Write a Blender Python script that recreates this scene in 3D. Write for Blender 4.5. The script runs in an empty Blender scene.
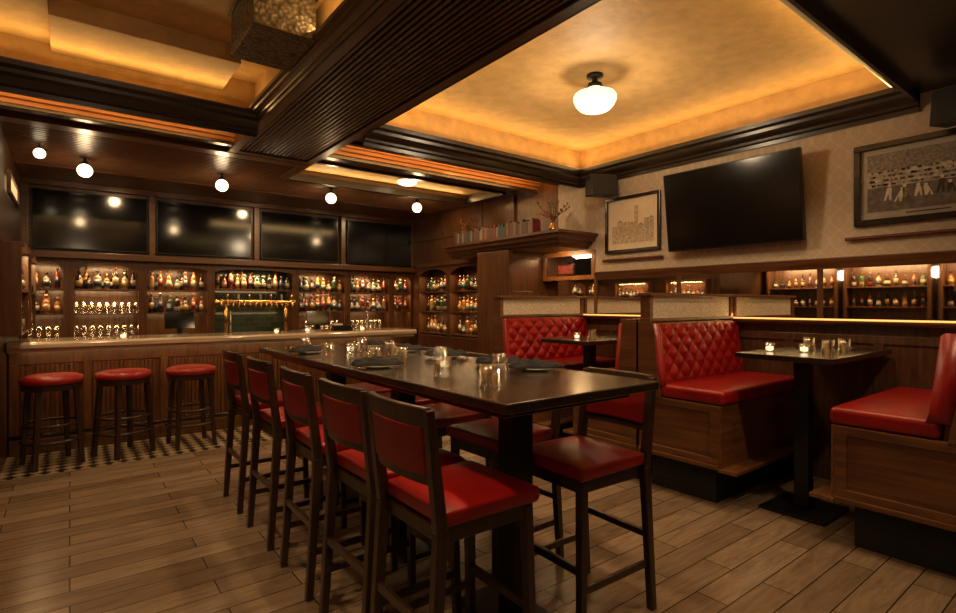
import bpy, bmesh, math, random
from mathutils import Vector, Matrix
random.seed(4)
S=bpy.context.scene; COL=S.collection
# ---------------------------------------------------------------- materials
def newmat(name):
    m=bpy.data.materials.new(name); m.use_nodes=True
    nt=m.node_tree; b=nt.nodes['Principled BSDF']; return m,nt,b
def mat(name,col,rough=.5,metal=0,var=.25,scale=12,bump=0,emit=None,es=0,trans=0,coat=0,ior=None,bscale=None):
    m,nt,b=newmat(name)
    N=nt.nodes.new; L=nt.links.new
    tc=N('ShaderNodeTexCoord'); no=N('ShaderNodeTexNoise'); no.inputs['Scale'].default_value=scale; no.inputs['Detail'].default_value=6
    L(tc.outputs['Object'],no.inputs['Vector'])
    r=N('ShaderNodeValToRGB'); r.color_ramp.elements[0].position=.3; r.color_ramp.elements[1].position=.7
    r.color_ramp.elements[0].color=tuple(max(0,c*(1-var)) for c in col)+(1,)
    r.color_ramp.elements[1].color=tuple(min(1,c*(1+var)) for c in col)+(1,)
    L(no.outputs['Fac'],r.inputs['Fac']); L(r.outputs['Color'],b.inputs['Base Color'])
    b.inputs['Roughness'].default_value=rough; b.inputs['Metallic'].default_value=metal
    b.inputs['Transmission Weight'].default_value=trans; b.inputs['Coat Weight'].default_value=coat
    if ior: b.inputs['IOR'].default_value=ior
    if emit: b.inputs['Emission Color'].default_value=tuple(emit)+(1,); b.inputs['Emission Strength'].default_value=es
    if bump:
        n2=N('ShaderNodeTexNoise'); n2.inputs['Scale'].default_value=bscale or scale*6; L(tc.outputs['Object'],n2.inputs['Vector'])
        bp=N('ShaderNodeBump'); bp.inputs['Strength'].default_value=bump; bp.inputs['Distance'].default_value=.01
        L(n2.outputs['Fac'],bp.inputs['Height']); L(bp.outputs['Normal'],b.inputs['Normal'])
    return m
def wood(name,c1,c2,axis='Z',rough=.35,scale=1.0,coat=.2):
    m,nt,b=newmat(name); N=nt.nodes.new; L=nt.links.new
    tc=N('ShaderNodeTexCoord'); mp=N('ShaderNodeMapping')
    sc={'X':(1.2,16,16),'Y':(16,1.2,16),'Z':(16,16,1.2)}[axis]
    mp.inputs['Scale'].default_value=tuple(s*scale for s in sc)
    no=N('ShaderNodeTexNoise'); no.inputs['Scale'].default_value=2.2; no.inputs['Detail'].default_value=7; no.inputs['Distortion'].default_value=.6
    L(tc.outputs['Object'],mp.inputs['Vector']); L(mp.outputs['Vector'],no.inputs['Vector'])
    r=N('ShaderNodeValToRGB'); r.color_ramp.elements[0].position=.32; r.color_ramp.elements[1].position=.68
    r.color_ramp.elements[0].color=c1+(1,); r.color_ramp.elements[1].color=c2+(1,)
    L(no.outputs['Fac'],r.inputs['Fac']); L(r.outputs['Color'],b.inputs['Base Color'])
    b.inputs['Roughness'].default_value=rough; b.inputs['Coat Weight'].default_value=coat; b.inputs['Coat Roughness'].default_value=.2
    bp=N('ShaderNodeBump'); bp.inputs['Strength'].default_value=.15; bp.inputs['Distance'].default_value=.005
    L(no.outputs['Fac'],bp.inputs['Height']); L(bp.outputs['Normal'],b.inputs['Normal'])
    return m
WD=(.036,.015,.007); WD2=(.092,.040,.017)
w_dx=wood('dark_wood_x',WD,WD2,'X'); w_dy=wood('dark_wood_y',WD,WD2,'Y'); w_dz=wood('dark_wood_z',WD,WD2,'Z')
w_slat=wood('slat_wood',(.07,.03,.012),(.16,.07,.03),'X')
PW=(.055,.020,.007); PW2=(.128,.050,.017)
w_bz=wood('panel_wood_z',PW,PW2,'Z'); w_bx=wood('panel_wood_x',PW,PW2,'X'); w_by=wood('panel_wood_y',PW,PW2,'Y')
w_booth=wood('booth_wood',(.085,.032,.011),(.175,.069,.024),'X',rough=.4)
w_boothy=wood('booth_wood_end',(.085,.032,.011),(.175,.069,.024),'Y',rough=.4)
w_stool=wood('stool_wood',(.016,.008,.005),(.040,.018,.010),'Z',rough=.35)
w_table=wood('table_wood',(.010,.006,.004),(.044,.024,.013),'Y',rough=.2,coat=.4)
w_crown=wood('crown_wood',(.012,.006,.004),(.028,.014,.008),'Y',rough=.3)
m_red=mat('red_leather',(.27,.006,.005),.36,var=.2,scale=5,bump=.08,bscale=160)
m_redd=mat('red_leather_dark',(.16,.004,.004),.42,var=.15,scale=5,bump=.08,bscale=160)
m_blk=mat('black_metal',(.010,.009,.008),.4,metal=.3,var=.2)
m_blkp=mat('black_plinth',(.006,.005,.004),.7)
m_scr=mat('screen_glass',(.005,.005,.006),.12,var=.1)
m_scr2=mat('screen_glass_satin',(.005,.0045,.004),.16,var=.1)
m_bezel=mat('bezel',(.006,.006,.006),.3)
m_gold=mat('gold_plaster',(.62,.39,.15),.6,var=.13,scale=9,bump=.5,bscale=26)
m_fab=mat('fabric_panel',(.62,.53,.41),.9,var=.35,scale=70,bump=.3)
m_brass=mat('brass',(.75,.48,.18),.25,metal=1,var=.1)
m_chrome=mat('steel',(.6,.58,.55),.2,metal=1,var=.05)
m_mirror=mat('mirror_glass',(.92,.87,.80),.02,metal=1,var=.02)
def glassmat():
    m,nt,b=newmat('clear_glass'); N=nt.nodes.new; L=nt.links.new
    out=nt.nodes['Material Output']; t=N('ShaderNodeBsdfTransparent'); t.inputs[0].default_value=(.96,.96,.95,1)
    g=N('ShaderNodeBsdfGlossy'); g.inputs['Roughness'].default_value=.06; g.inputs['Color'].default_value=(1,.98,.95,1)
    lw=N('ShaderNodeLayerWeight'); lw.inputs['Blend'].default_value=.4
    mr=N('ShaderNodeMapRange'); mr.inputs['To Min'].default_value=.10; mr.inputs['To Max'].default_value=.85; L(lw.outputs['Facing'],mr.inputs['Value'])
    mx=N('ShaderNodeMixShader'); L(mr.outputs['Result'],mx.inputs[0]); L(t.outputs[0],mx.inputs[1]); L(g.outputs[0],mx.inputs[2]); L(mx.outputs[0],out.inputs['Surface'])
    return m
m_glass=glassmat()
m_plate=mat('white_china',(.75,.72,.66),.25,var=.03)
m_nap=mat('black_napkin',(.007,.007,.008),.9,bump=.3)
m_wax=mat('candle_wax',(.9,.8,.6),.5,emit=(1,.78,.45),es=3,var=.05)
m_globe=mat('opal_globe',(.95,.9,.8),.3,emit=(1,.84,.55),es=1.5,var=.02)
m_globes=mat('opal_globe_small',(.95,.9,.8),.3,emit=(1,.78,.46),es=5,var=.02)
m_led=mat('led_strip',(1,.6,.2),.5,emit=(1,.46,.12),es=1.5,var=.02)
m_sign=mat('lit_panel',(1,.7,.3),.5,emit=(1,.62,.28),es=.8,var=.1)
m_spk=mat('speaker_black',(.012,.011,.010),.45)
m_grill=mat('speaker_grill',(.02,.02,.02),.8,var=.6,scale=220)
m_bulbw=mat('disc_lens',(1,.95,.85),.4,emit=(1,.88,.6),es=2.5,var=.02)
m_glow=wood('amber_lit_wood',(.20,.075,.020),(.40,.16,.048),'X',rough=.3)  # warm glow of coves and shelf frame put into the wood colour
m_stone=wood('bar_top_wood',(.36,.28,.20),(.60,.50,.38),'X',rough=.12,coat=.5)
m_bcount=wood('back_counter_wood',(.05,.025,.012),(.10,.05,.025),'X',rough=.2)
def tinmat():
    m,nt,b=newmat('pressed_tin'); N=nt.nodes.new; L=nt.links.new
    tc=N('ShaderNodeTexCoord'); v=N('ShaderNodeTexVoronoi'); v.inputs['Scale'].default_value=38; L(tc.outputs['Object'],v.inputs['Vector'])
    r=N('ShaderNodeValToRGB'); r.color_ramp.elements[0].color=(.26,.21,.14,1); r.color_ramp.elements[1].color=(.03,.022,.015,1); L(v.outputs['Distance'],r.inputs['Fac']); L(r.outputs['Color'],b.inputs['Base Color'])
    b.inputs['Metallic'].default_value=.3; b.inputs['Roughness'].default_value=.45
    bp=N('ShaderNodeBump'); bp.inputs['Strength'].default_value=.6; bp.inputs['Distance'].default_value=.02; L(v.outputs['Distance'],bp.inputs['Height']); L(bp.outputs['Normal'],b.inputs['Normal']); return m
m_tin=tinmat()
def floormat():
    m,nt,b=newmat('plank_tile_floor'); N=nt.nodes.new; L=nt.links.new
    tc=N('ShaderNodeTexCoord'); br=N('ShaderNodeTexBrick')
    br.offset=.37; br.offset_frequency=2; br.inputs['Scale'].default_value=1
    br.inputs['Brick Width'].default_value=.92; br.inputs['Row Height'].default_value=.155
    br.inputs['Mortar Size'].default_value=.0032; br.inputs['Mortar Smooth'].default_value=.1; br.inputs['Bias'].default_value=0
    br.inputs['Color1'].default_value=(.160,.110,.070,1); br.inputs['Color2'].default_value=(.275,.200,.135,1); br.inputs['Mortar'].default_value=(.04,.026,.016,1)
    L(tc.outputs['Object'],br.inputs['Vector'])
    mp=N('ShaderNodeMapping'); mp.inputs['Scale'].default_value=(1.6,12,1); L(tc.outputs['Object'],mp.inputs['Vector'])
    no=N('ShaderNodeTexNoise'); no.inputs['Scale'].default_value=2; no.inputs['Detail'].default_value=9; no.inputs['Roughness'].default_value=.65; no.inputs['Distortion'].default_value=1.0; L(mp.outputs['Vector'],no.inputs['Vector'])
    r=N('ShaderNodeValToRGB'); r.color_ramp.elements[0].position=.3; r.color_ramp.elements[0].color=(.6,.57,.54,1); r.color_ramp.elements[1].position=.7; r.color_ramp.elements[1].color=(1.12,1.1,1.08,1); L(no.outputs['Fac'],r.inputs['Fac'])
    mx=N('ShaderNodeMix'); mx.data_type='RGBA'; mx.blend_type='MULTIPLY'; mx.inputs['Factor'].default_value=1
    L(br.outputs['Color'],mx.inputs['A']); L(r.outputs['Color'],mx.inputs['B']); L(mx.outputs['Result'],b.inputs['Base Color'])
    b.inputs['Roughness'].default_value=.25
    bp=N('ShaderNodeBump'); bp.inputs['Strength'].default_value=.35; bp.inputs['Distance'].default_value=.006; bp.invert=True; L(br.outputs['Fac'],bp.inputs['Height']); L(bp.outputs['Normal'],b.inputs['Normal']); return m
m_floor=floormat()
def checkmat():
    m,nt,b=newmat('mosaic_tile'); N=nt.nodes.new; L=nt.links.new
    tc=N('ShaderNodeTexCoord'); mp=N('ShaderNodeMapping'); mp.inputs['Rotation'].default_value=(0,0,math.radians(45)); L(tc.outputs['Object'],mp.inputs['Vector'])
    c=N('ShaderNodeTexChecker'); c.inputs['Scale'].default_value=13; c.inputs['Color1'].default_value=(.36,.27,.17,1); c.inputs['Color2'].default_value=(.014,.010,.008,1); L(mp.outputs['Vector'],c.inputs['Vector']); L(c.outputs['Color'],b.inputs['Base Color']); b.inputs['Roughness'].default_value=.3; return m
m_check=checkmat()
def wallpaper():
    m,nt,b=newmat('wallpaper'); N=nt.nodes.new; L=nt.links.new
    tc=N('ShaderNodeTexCoord'); sp=N('ShaderNodeSeparateXYZ'); L(tc.outputs['Object'],sp.inputs['Vector'])
    def ma(op,a,bb=None):
        n=N('ShaderNodeMath'); n.operation=op
        for i,v in enumerate((a,bb)):
            if v is None: continue
            if isinstance(v,(int,float)): n.inputs[i].default_value=v
            else: L(v,n.inputs[i])
        return n.outputs[0]
    y=ma('MULTIPLY',sp.outputs['Y'],24.); z=ma('MULTIPLY',sp.outputs['Z'],19.)
    wob=ma('MULTIPLY',ma('SINE',ma('MULTIPLY',z,2.)),.25)
    s1=ma('SINE',ma('ADD',ma('ADD',y,z),wob)); s2=ma('SINE',ma('SUBTRACT',ma('SUBTRACT',y,z),wob))
    p=ma('ABSOLUTE',ma('MULTIPLY',s1,s2))
    r=N('ShaderNodeValToRGB'); r.color_ramp.elements[0].position=.03; r.color_ramp.elements[0].color=(.545,.445,.33,1); r.color_ramp.elements[1].position=.2; r.color_ramp.elements[1].color=(.47,.375,.275,1)
    e=r.color_ramp.elements.new(.88); e.color=(.47,.375,.275,1); e=r.color_ramp.elements.new(.97); e.color=(.5,.41,.30,1)
    L(p,r.inputs['Fac']); L(r.outputs['Color'],b.inputs['Base Color']); b.inputs['Roughness'].default_value=.7; return m
m_paper=wallpaper()
def tilemat():
    m,nt,b=newmat('green_backsplash_tile'); N=nt.nodes.new; L=nt.links.new
    tc=N('ShaderNodeTexCoord'); mp=N('ShaderNodeMapping'); mp.inputs['Rotation'].default_value=(math.radians(90),0,0); L(tc.outputs['Object'],mp.inputs['Vector'])
    br=N('ShaderNodeTexBrick'); br.inputs['Scale'].default_value=1; br.inputs['Brick Width'].default_value=.15; br.inputs['Row Height'].default_value=.075; br.inputs['Mortar Size'].default_value=.003
    br.inputs['Color1'].default_value=(.016,.026,.020,1); br.inputs['Color2'].default_value=(.026,.042,.030,1); br.inputs['Mortar'].default_value=(.06,.05,.03,1)
    L(mp.outputs['Vector'],br.inputs['Vector']); L(br.outputs['Color'],b.inputs['Base Color']); b.inputs['Roughness'].default_value=.15; return m
m_tile=tilemat()
# ---------------------------------------------------------------- mesh builder
class MB:
    def __init__(s): s.v=[];s.f=[];s.m=[]
    def add(s,vs,fs,mi=0):
        o=len(s.v); s.v+= [tuple(v) for v in vs]; s.f+=[tuple(i+o for i in f) for f in fs]; s.m+=[mi]*len(fs); return s
    def box(s,x0,x1,y0,y1,z0,z1,mi=0):
        if x0>x1:x0,x1=x1,x0
        if y0>y1:y0,y1=y1,y0
        return s.add([(x0,y0,z0),(x1,y0,z0),(x1,y1,z0),(x0,y1,z0),(x0,y0,z1),(x1,y0,z1),(x1,y1,z1),(x0,y1,z1)],[(0,3,2,1),(4,5,6,7),(0,1,5,4),(1,2,6,5),(2,3,7,6),(3,0,4,7)],mi)
    def leg(s,p0,p1,a,b=None,mi=0):
        b=b or a; vs=[]
        for p,w in ((p0,a),(p1,b)):
            wx,wy=(w if isinstance(w,tuple) else (w,w))
            vs+=[(p[0]-wx/2,p[1]-wy/2,p[2]),(p[0]+wx/2,p[1]-wy/2,p[2]),(p[0]+wx/2,p[1]+wy/2,p[2]),(p[0]-wx/2,p[1]+wy/2,p[2])]
        return s.add(vs,[(0,3,2,1),(4,5,6,7),(0,1,5,4),(1,2,6,5),(2,3,7,6),(3,0,4,7)],mi)
    def tube(s,p0,p1,r,n=10,mi=0,r1=None):
        p0=Vector(p0);p1=Vector(p1);d=(p1-p0).normalized();r1=r if r1 is None else r1
        a=d.orthogonal().normalized();b=d.cross(a);vs=[]
        for p,rr in ((p0,r),(p1,r1)):
            for i in range(n):
                t=2*math.pi*i/n; vs.append(p+(a*math.cos(t)+b*math.sin(t))*rr)
        fs=[(i,(i+1)%n,n+(i+1)%n,n+i) for i in range(n)]+[tuple(range(n))[::-1],tuple(range(n,2*n))]
        return s.add(vs,fs,mi)
    def lathe(s,prof,n=20,cx=0,cy=0,cz=0,mi=0,mis=None):
        o=[];vs=[];fs=[];ms=[]
        for r,z in prof:
            if r<1e-6: o.append([len(vs)]); vs.append((cx,cy,cz+z))
            else:
                o.append(list(range(len(vs),len(vs)+n)))
                vs+=[(cx+r*math.cos(2*math.pi*i/n),cy+r*math.sin(2*math.pi*i/n),cz+z) for i in range(n)]
        for k in range(len(prof)-1):
            A,B=o[k],o[k+1]; mm=mis[k] if mis else mi
            for i in range(n):
                j=(i+1)%n
                if len(A)==1 and len(B)==1: continue
                if len(A)==1: f=(A[0],B[j],B[i])
                elif len(B)==1: f=(A[i],A[j],B[0])
                else: f=(A[i],A[j],B[j],B[i])
                fs.append(f);ms.append(mm)
        b=len(s.v); s.v+=vs; s.f+=[tuple(i+b for i in f) for f in fs]; s.m+=ms; return s
    def prism(s,pts,axis,a0,a1,mi=0):
        def P(p,a):
            return {'x':(a,p[0],p[1]),'y':(p[0],a,p[1]),'z':(p[0],p[1],a)}[axis]
        n=len(pts); vs=[P(p,a0) for p in pts]+[P(p,a1) for p in pts]
        return s.add(vs,[tuple(range(n)),tuple(range(n,2*n))[::-1]]+[(i,(i+1)%n,n+(i+1)%n,n+i) for i in range(n)],mi)
    def mesh(s,name):
        me=bpy.data.meshes.new(name); me.from_pydata(s.v,[],s.f); me.update()
        for p,mi in zip(me.polygons,s.m): p.material_index=mi
        bm=bmesh.new(); bm.from_mesh(me); bmesh.ops.recalc_face_normals(bm,faces=bm.faces); bm.to_mesh(me); bm.free(); return me
def O(name,mb,mats,loc=(0,0,0),rz=0,parent=None,bevel=0,smooth=False,kind=None,label=None,category=None,group=None,seg=2,subsurf=0,rot=None):
    me=mb.mesh(name) if isinstance(mb,MB) else mb
    if not isinstance(mats,(list,tuple)): mats=[mats]
    if not len(me.materials):
        for m in mats: me.materials.append(m)
    if smooth:
        for p in me.polygons: p.use_smooth=True
    o=bpy.data.objects.new(name,me); COL.objects.link(o); o.location=loc; o.rotation_euler=rot or (0,0,rz)
    if parent: o.parent=parent
    if bevel:
        b=o.modifiers.new('bevel','BEVEL'); b.width=bevel; b.segments=seg; b.limit_method='ANGLE'; b.angle_limit=math.radians(40)
        if smooth is False and seg>=3:
            for p in me.polygons: p.use_smooth=True
            b.harden_normals=True
    if kind:o['kind']=kind
    if label:o['label']=label
    if category:o['category']=category
    if group:o['group']=group
    return o
def E(name,label,category,loc=(0,0,0),rz=0,group=None):
    e=bpy.data.objects.new(name,None); COL.objects.link(e); e.location=loc; e.rotation_euler=(0,0,rz); e.empty_display_size=.1
    e['label']=label; e['category']=category
    if group:e['group']=group
    return e
def dup(root,loc,rz=None,label=None,sc=None):
    r=root.copy(); COL.objects.link(r); r.location=loc
    if rz is not None: r.rotation_euler=(0,0,rz)
    if label: r['label']=label
    if sc: r.scale=(sc,sc,sc)
    for c in root.children:
        k=c.copy(); COL.objects.link(k); k.parent=r
        for c2 in c.children:
            q=c2.copy(); COL.objects.link(q); q.parent=k
    return r
def ST(name,mb,mats,bevel=0,label=None,**k): return O(name,mb,mats,kind='structure',bevel=bevel,label=label,**k)
XW=4.8; XL=-.45; YB=8.65; ZS=2.9; ZC=3.2; YF=-3.0; XLL=-2.4
YC=4.55
# ---------------------------------------------------------------- shell
ST('floor',MB().box(XLL,5.1,YF,YB,-.1,0),m_floor,label='plank-look tile floor in warm brown')
ST('floor_mosaic',MB().box(XL,3.9,5.62,6.42,0,.006),m_check,label='checked mosaic tile strip along the bar')
ST('ceiling',MB().box(XLL,5.1,YF,YB,ZC,ZC+.1),m_gold,label='mottled gold plaster ceiling')
ST('wall_front',MB().box(XLL,5.1,YF-.1,YF,0,ZC),w_bz)
ST('wall_left',MB().box(XLL-.1,XLL,YF,5.3,0,ZC),w_bz)
ST('wall_bar_end',MB().box(XLL-.1,XL,5.3,YB,0,ZC),w_dz)
ST('wall_back',MB().box(XL,5.1,YB,YB+.1,0,ZC),w_bz)
ST('wall_right',MB().box(XW,XW+.3,YF,4.6,1.72,2.9).box(XW,XW+.3,YF,4.6,2.9,ZC,2).box(XW,XW+.3,YF,4.6,0,1.28,1).box(XW+.02,XW+.3,YF,4.6,1.28,1.72,1),[m_paper,w_dz,m_gold],label='patterned beige wallpaper wall')
ST('wall_right_wood',MB().box(XW+.1,XW+.3,4.6,YB,0,ZC),w_bz)
mb=MB()
for y in [ -1.2+.62*i for i in range(9)]:
    mb.box(XW-.012,XW,y,y+.06,.14,1.1)
mb.box(XW-.015,XW,YF,4.3,1.1,1.16).box(XW-.015,XW,YF,4.3,0,.14)
ST('trim_1',mb,w_dz,bevel=.003)
ST('trim_2',MB().prism([(XW,1.235),(XW-.07,1.235),(XW-.085,1.255),(XW-.085,1.27),(XW,1.27)],'y',YF,4.8),w_by,label='wooden wall ledge below the mirror')
ST('trim_3',MB().prism([(XW,1.68),(XW-.02,1.68),(XW-.025,1.71),(XW-.035,1.74),(XW-.04,1.76),(XW,1.77)],'y',YF,4.0),w_by,label='wood moulding above the mirror')
mm=MB()
for y in (-1.5,.1,1.7,2.95,4.0): mm.box(XW-.022,XW,y-.02,y+.02,1.27,1.69)
ST('trim_18',mm,w_bz,bevel=.003)
O('wall_mirror',MB().box(XW-.012,XW+.018,YF+.2,4.59,1.285,1.68),m_mirror,label='long horizontal mirror strip set in the wood wall',category='mirror')
O('led_strip',MB().box(XW-.034,XW-.014,YF+.2,4.75,1.271,1.283),m_led,label='glowing amber light strip on the mirror ledge',category='light strip')
def crown(name,axis,fix,sgn,a0,a1,z0=2.80,sc=1.0,m=w_crown):
    pr=[(0,0),(.02,0),(.025,.03),(.05,.04),(.055,.06),(.075,.085),(.11,.10),(.115,.125),(.15,.14),(.155,.175),(0,.175)]
    pts=[(fix+sgn*p*sc,z0+q*sc) for p,q in pr]
    return ST(name,MB().prism(pts,'y' if axis=='y' else 'x',a0,a1),m,bevel=0)
crown('trim_4','y',XW,-1,1.07,4.25,2.77)
crown('trim_5','x',4.25,-1,2.01,XW,2.77)
crown('trim_6','x',YC,-1,XLL,1.21,2.76)
crown('trim_7','x',1.07,1,2.01,XW,2.83)
crown('trim_8','y',1.21,-1,YF,YC,2.86,.6,w_dy)
crown('trim_9','y',2.01,1,1.07,4.25,2.86,.8)
def soff(name,x0,x1,y0,y1,m=w_dx,z0=ZS,z1=ZC): return ST(name,MB().box(x0,x1,y0,y1,z0,z1),m)
soff('ceiling_beam',1.21,2.01,YF,5.5,w_dy)
soff('ceiling_soffit_entry',2.01,XW,YF,1.07,w_crown)
soff('ceiling_soffit_middle',2.01,5.1,4.25,4.6)
soff('ceiling_soffit_middle.001',2.01,5.1,5.1,5.45)
soff('ceiling_soffit_middle.002',XLL,1.21,YC,4.72)
soff('ceiling_soffit_middle.003',XLL,1.21,5.3,5.5)
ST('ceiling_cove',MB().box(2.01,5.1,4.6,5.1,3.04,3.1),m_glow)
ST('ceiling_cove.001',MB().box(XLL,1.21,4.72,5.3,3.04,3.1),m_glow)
soff('ceiling_soffit_bar',XL-1.9,2.02,5.5,6.25,w_slat)
soff('ceiling_soffit_bar.001',XL-1.9,5.1,6.25,YB,w_slat)
soff('ceiling_soffit_bar.002',4.6,5.1,5.45,6.25)
ST('ceiling_recess',MB().box(2.02,4.6,5.45,6.25,2.99,3.03),m_gold)
ST('ceiling_fascia',MB().box(2.01,XW,4.235,4.25,2.93,ZC).box(XLL,1.21,YC-.015,YC,2.93,ZC).box(1.195,1.21,YF,YC,2.97,ZC).box(2.01,2.025,1.07,4.25,3.0,ZC),m_gold)
ST('ceiling_fascia.001',MB().box(2.01,XW,1.07,1.085,3.0,ZC),w_crown)
mb=MB()
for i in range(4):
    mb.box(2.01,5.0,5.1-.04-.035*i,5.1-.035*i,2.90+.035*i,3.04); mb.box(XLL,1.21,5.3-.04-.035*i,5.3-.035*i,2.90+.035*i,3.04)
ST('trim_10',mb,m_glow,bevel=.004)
mb=MB()
mb.box(2.01,5.0,4.57,4.63,2.87,2.92).box(XLL,1.21,4.70,4.74,2.88,2.92).box(2.01,5.0,5.07,5.14,2.86,2.9).box(XLL,1.21,5.26,5.34,2.87,2.9)
ST('trim_11',mb,w_crown,bevel=.006)
ST('ceiling_bulkhead',MB().box(-.1,.95,3.95,YC-.015,3.08,ZC),m_gold,bevel=.004)
ST('ceiling_bulkhead.001',MB().box(XLL,-.1,3.4,YC-.015,3.13,ZC),m_gold,bevel=.004)
mb=MB(); n=17; x0=1.29;x1=1.93
for i in range(n):
    c=x0+(x1-x0)*(i+.5)/n; mb.box(c-.012,c+.012,YF,5.4,ZS-.028,ZS)
mb.box(1.20,1.28,YF,5.5,ZS-.04,ZS).box(1.94,2.02,YF,5.5,ZS-.04,ZS).box(1.28,1.94,5.4,5.5,ZS-.04,ZS)
ST('trim_12',mb,w_dy,bevel=.003,seg=1,label='slatted dark wood ceiling beam face')
mb=MB(); n=24
for i in range(n):
    c=5.66+(7.18-5.66)*(i+.5)/n
    mb.box(XL,1.92 if c<6.25 else 4.6,c-.017,c+.017,ZS-.034,ZS)
mb.box(XL,2.02,5.5,5.65,ZS-.045,ZS).box(XL,4.6,7.19,7.3,ZS-.045,ZS).box(1.92,2.02,5.65,6.25,ZS-.045,ZS)
ST('trim_13',mb,w_slat,bevel=.003,seg=1,label='slatted dark wood soffit over the bar')
ST('trim_14',MB().box(2.02,4.6,5.41,5.46,2.875,2.94).box(2.02,4.6,6.24,6.30,2.85,2.94).box(4.58,4.64,5.41,6.30,2.86,2.94),w_crown,bevel=.006)
e=E('ceiling_speaker_box','pressed tin clad box hanging beside the slatted beam','ceiling box',(.965,3.28,2.93))
O('tin_casing',MB().box(-.175,.175,-.25,.25,0,.27),m_tin,parent=e,bevel=.006)
O('edge_moulding',MB().box(-.18,.18,-.255,-.24,.0,.012).box(-.18,.18,.24,.255,.0,.012).box(-.19,.19,-.265,.265,.245,.262),w_dy,parent=e,bevel=.004)
# ---------------------------------------------------------------- TVs
def tv(x0,x1,z0,z1,y=None,x=None,label='',tilt=0,sm=None):
    w=x1-x0
    if y is not None: e=E('television',label,'television',((x0+x1)/2,y,z0))
    else: e=E('television',label,'television',(x,(x0+x1)/2,z0),-math.pi/2)
    e.rotation_euler[0]=tilt
    h=z1-z0
    O('frame',MB().box(-w/2,w/2,-.03,.03,0,h),m_bezel,parent=e,bevel=.006)
    O('screen',MB().box(-w/2+.012,w/2-.012,-.034,-.028,.018,h-.012),sm or m_scr,parent=e)
    O('wall_bracket',MB().box(-.2,.2,.03,.08 if y is None else .05,h*.3,h*.7),m_blk,parent=e)
    return e
for a,b in ((-.36,.82),(.92,2.13),(2.26,3.47),(3.63,4.86)):
    tv(a,b,2.07,2.79,y=8.27,label='switched-off flat television framed in wood above the bar shelves')
tv(1.78,3.0,1.915,2.66,x=XW-.09,label='large switched-off flat television on patterned wallpaper',tilt=math.radians(7),sm=m_scr2)
mb=MB().box(XL,4.9,8.3,YB,1.98,ZS)
for x in (XL+.02,.87,2.195,3.55,4.87): mb.box(x-.035,x+.035,8.22,8.3,2.04,2.83)
mb.box(XL,4.9,8.2,8.3,2.83,ZS).box(XL,4.9,8.17,8.3,1.96,2.04)
ST('trim_15',mb,w_bx,bevel=.005,label='wood surround for the bar televisions')
# ---------------------------------------------------------------- back bar bays
BX=[-.45,-.01,.77,1.59,2.79,3.65,4.47,4.9]
shelves=[]
m_nback=wood('niche_back_wood',(.08,.032,.011),(.16,.068,.026),'Z',rough=.3)
for i in range(7):
    x0,x1=BX[i],BX[i+1]; w=x1-x0; cx=(x0+x1)/2
    e=E('bar_shelf_cabinet','wooden back bar shelf bay filled with bottles' if i!=3 else 'wooden back bar bay with tiled tap wall','cabinet',(cx,8.3,0),group='back bar cabinet bays')
    mb=MB().box(-w/2,-w/2+.03,0,.33,.98,1.96).box(w/2-.03,w/2,0,.33,.98,1.96)
    mb.box(-w/2-.0,-w/2+.05,-.02,.0,.98,1.96).box(w/2-.05,w/2,-.02,0,.98,1.96)
    a=w/2-.05
    dz,sp=(.17,1.755) if i<2 or i>5 else (.06,1.85)
    arc=[(a*math.cos(t),sp+dz*math.sin(t)) for t in [math.pi*k/14 for k in range(15)]]
    for k in range(14):
        p,q=arc[k],arc[k+1]; mb.prism([p,(p[0],1.96),(q[0],1.96),q],'y',-.03,.015)
    O('frame',mb,w_bz,parent=e)
    O('back_panel',MB().box(-w/2+.03,w/2-.03,.30,.33,.98,1.96),m_tile if i==3 else m_nback,parent=e)
    O('base',MB().box(-w/2,w/2,-.3,.33,0,.92),w_bz,parent=e,bevel=.004)
    zs=[1.59,1.28] if i!=3 else [1.62]
    for z in zs:
        O('shelf',MB().box(-w/2+.03,w/2-.03,.02,.3,z-.02,z),w_bx,parent=e,bevel=.003)
        shelves.append((x0+.055,x1-.055,8.42,z,i))
O('back_counter',MB().box(XL,4.9,7.96,8.62,.92,.98),m_bcount,label='dark polished back bar counter',category='countertop',bevel=.006)
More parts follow.
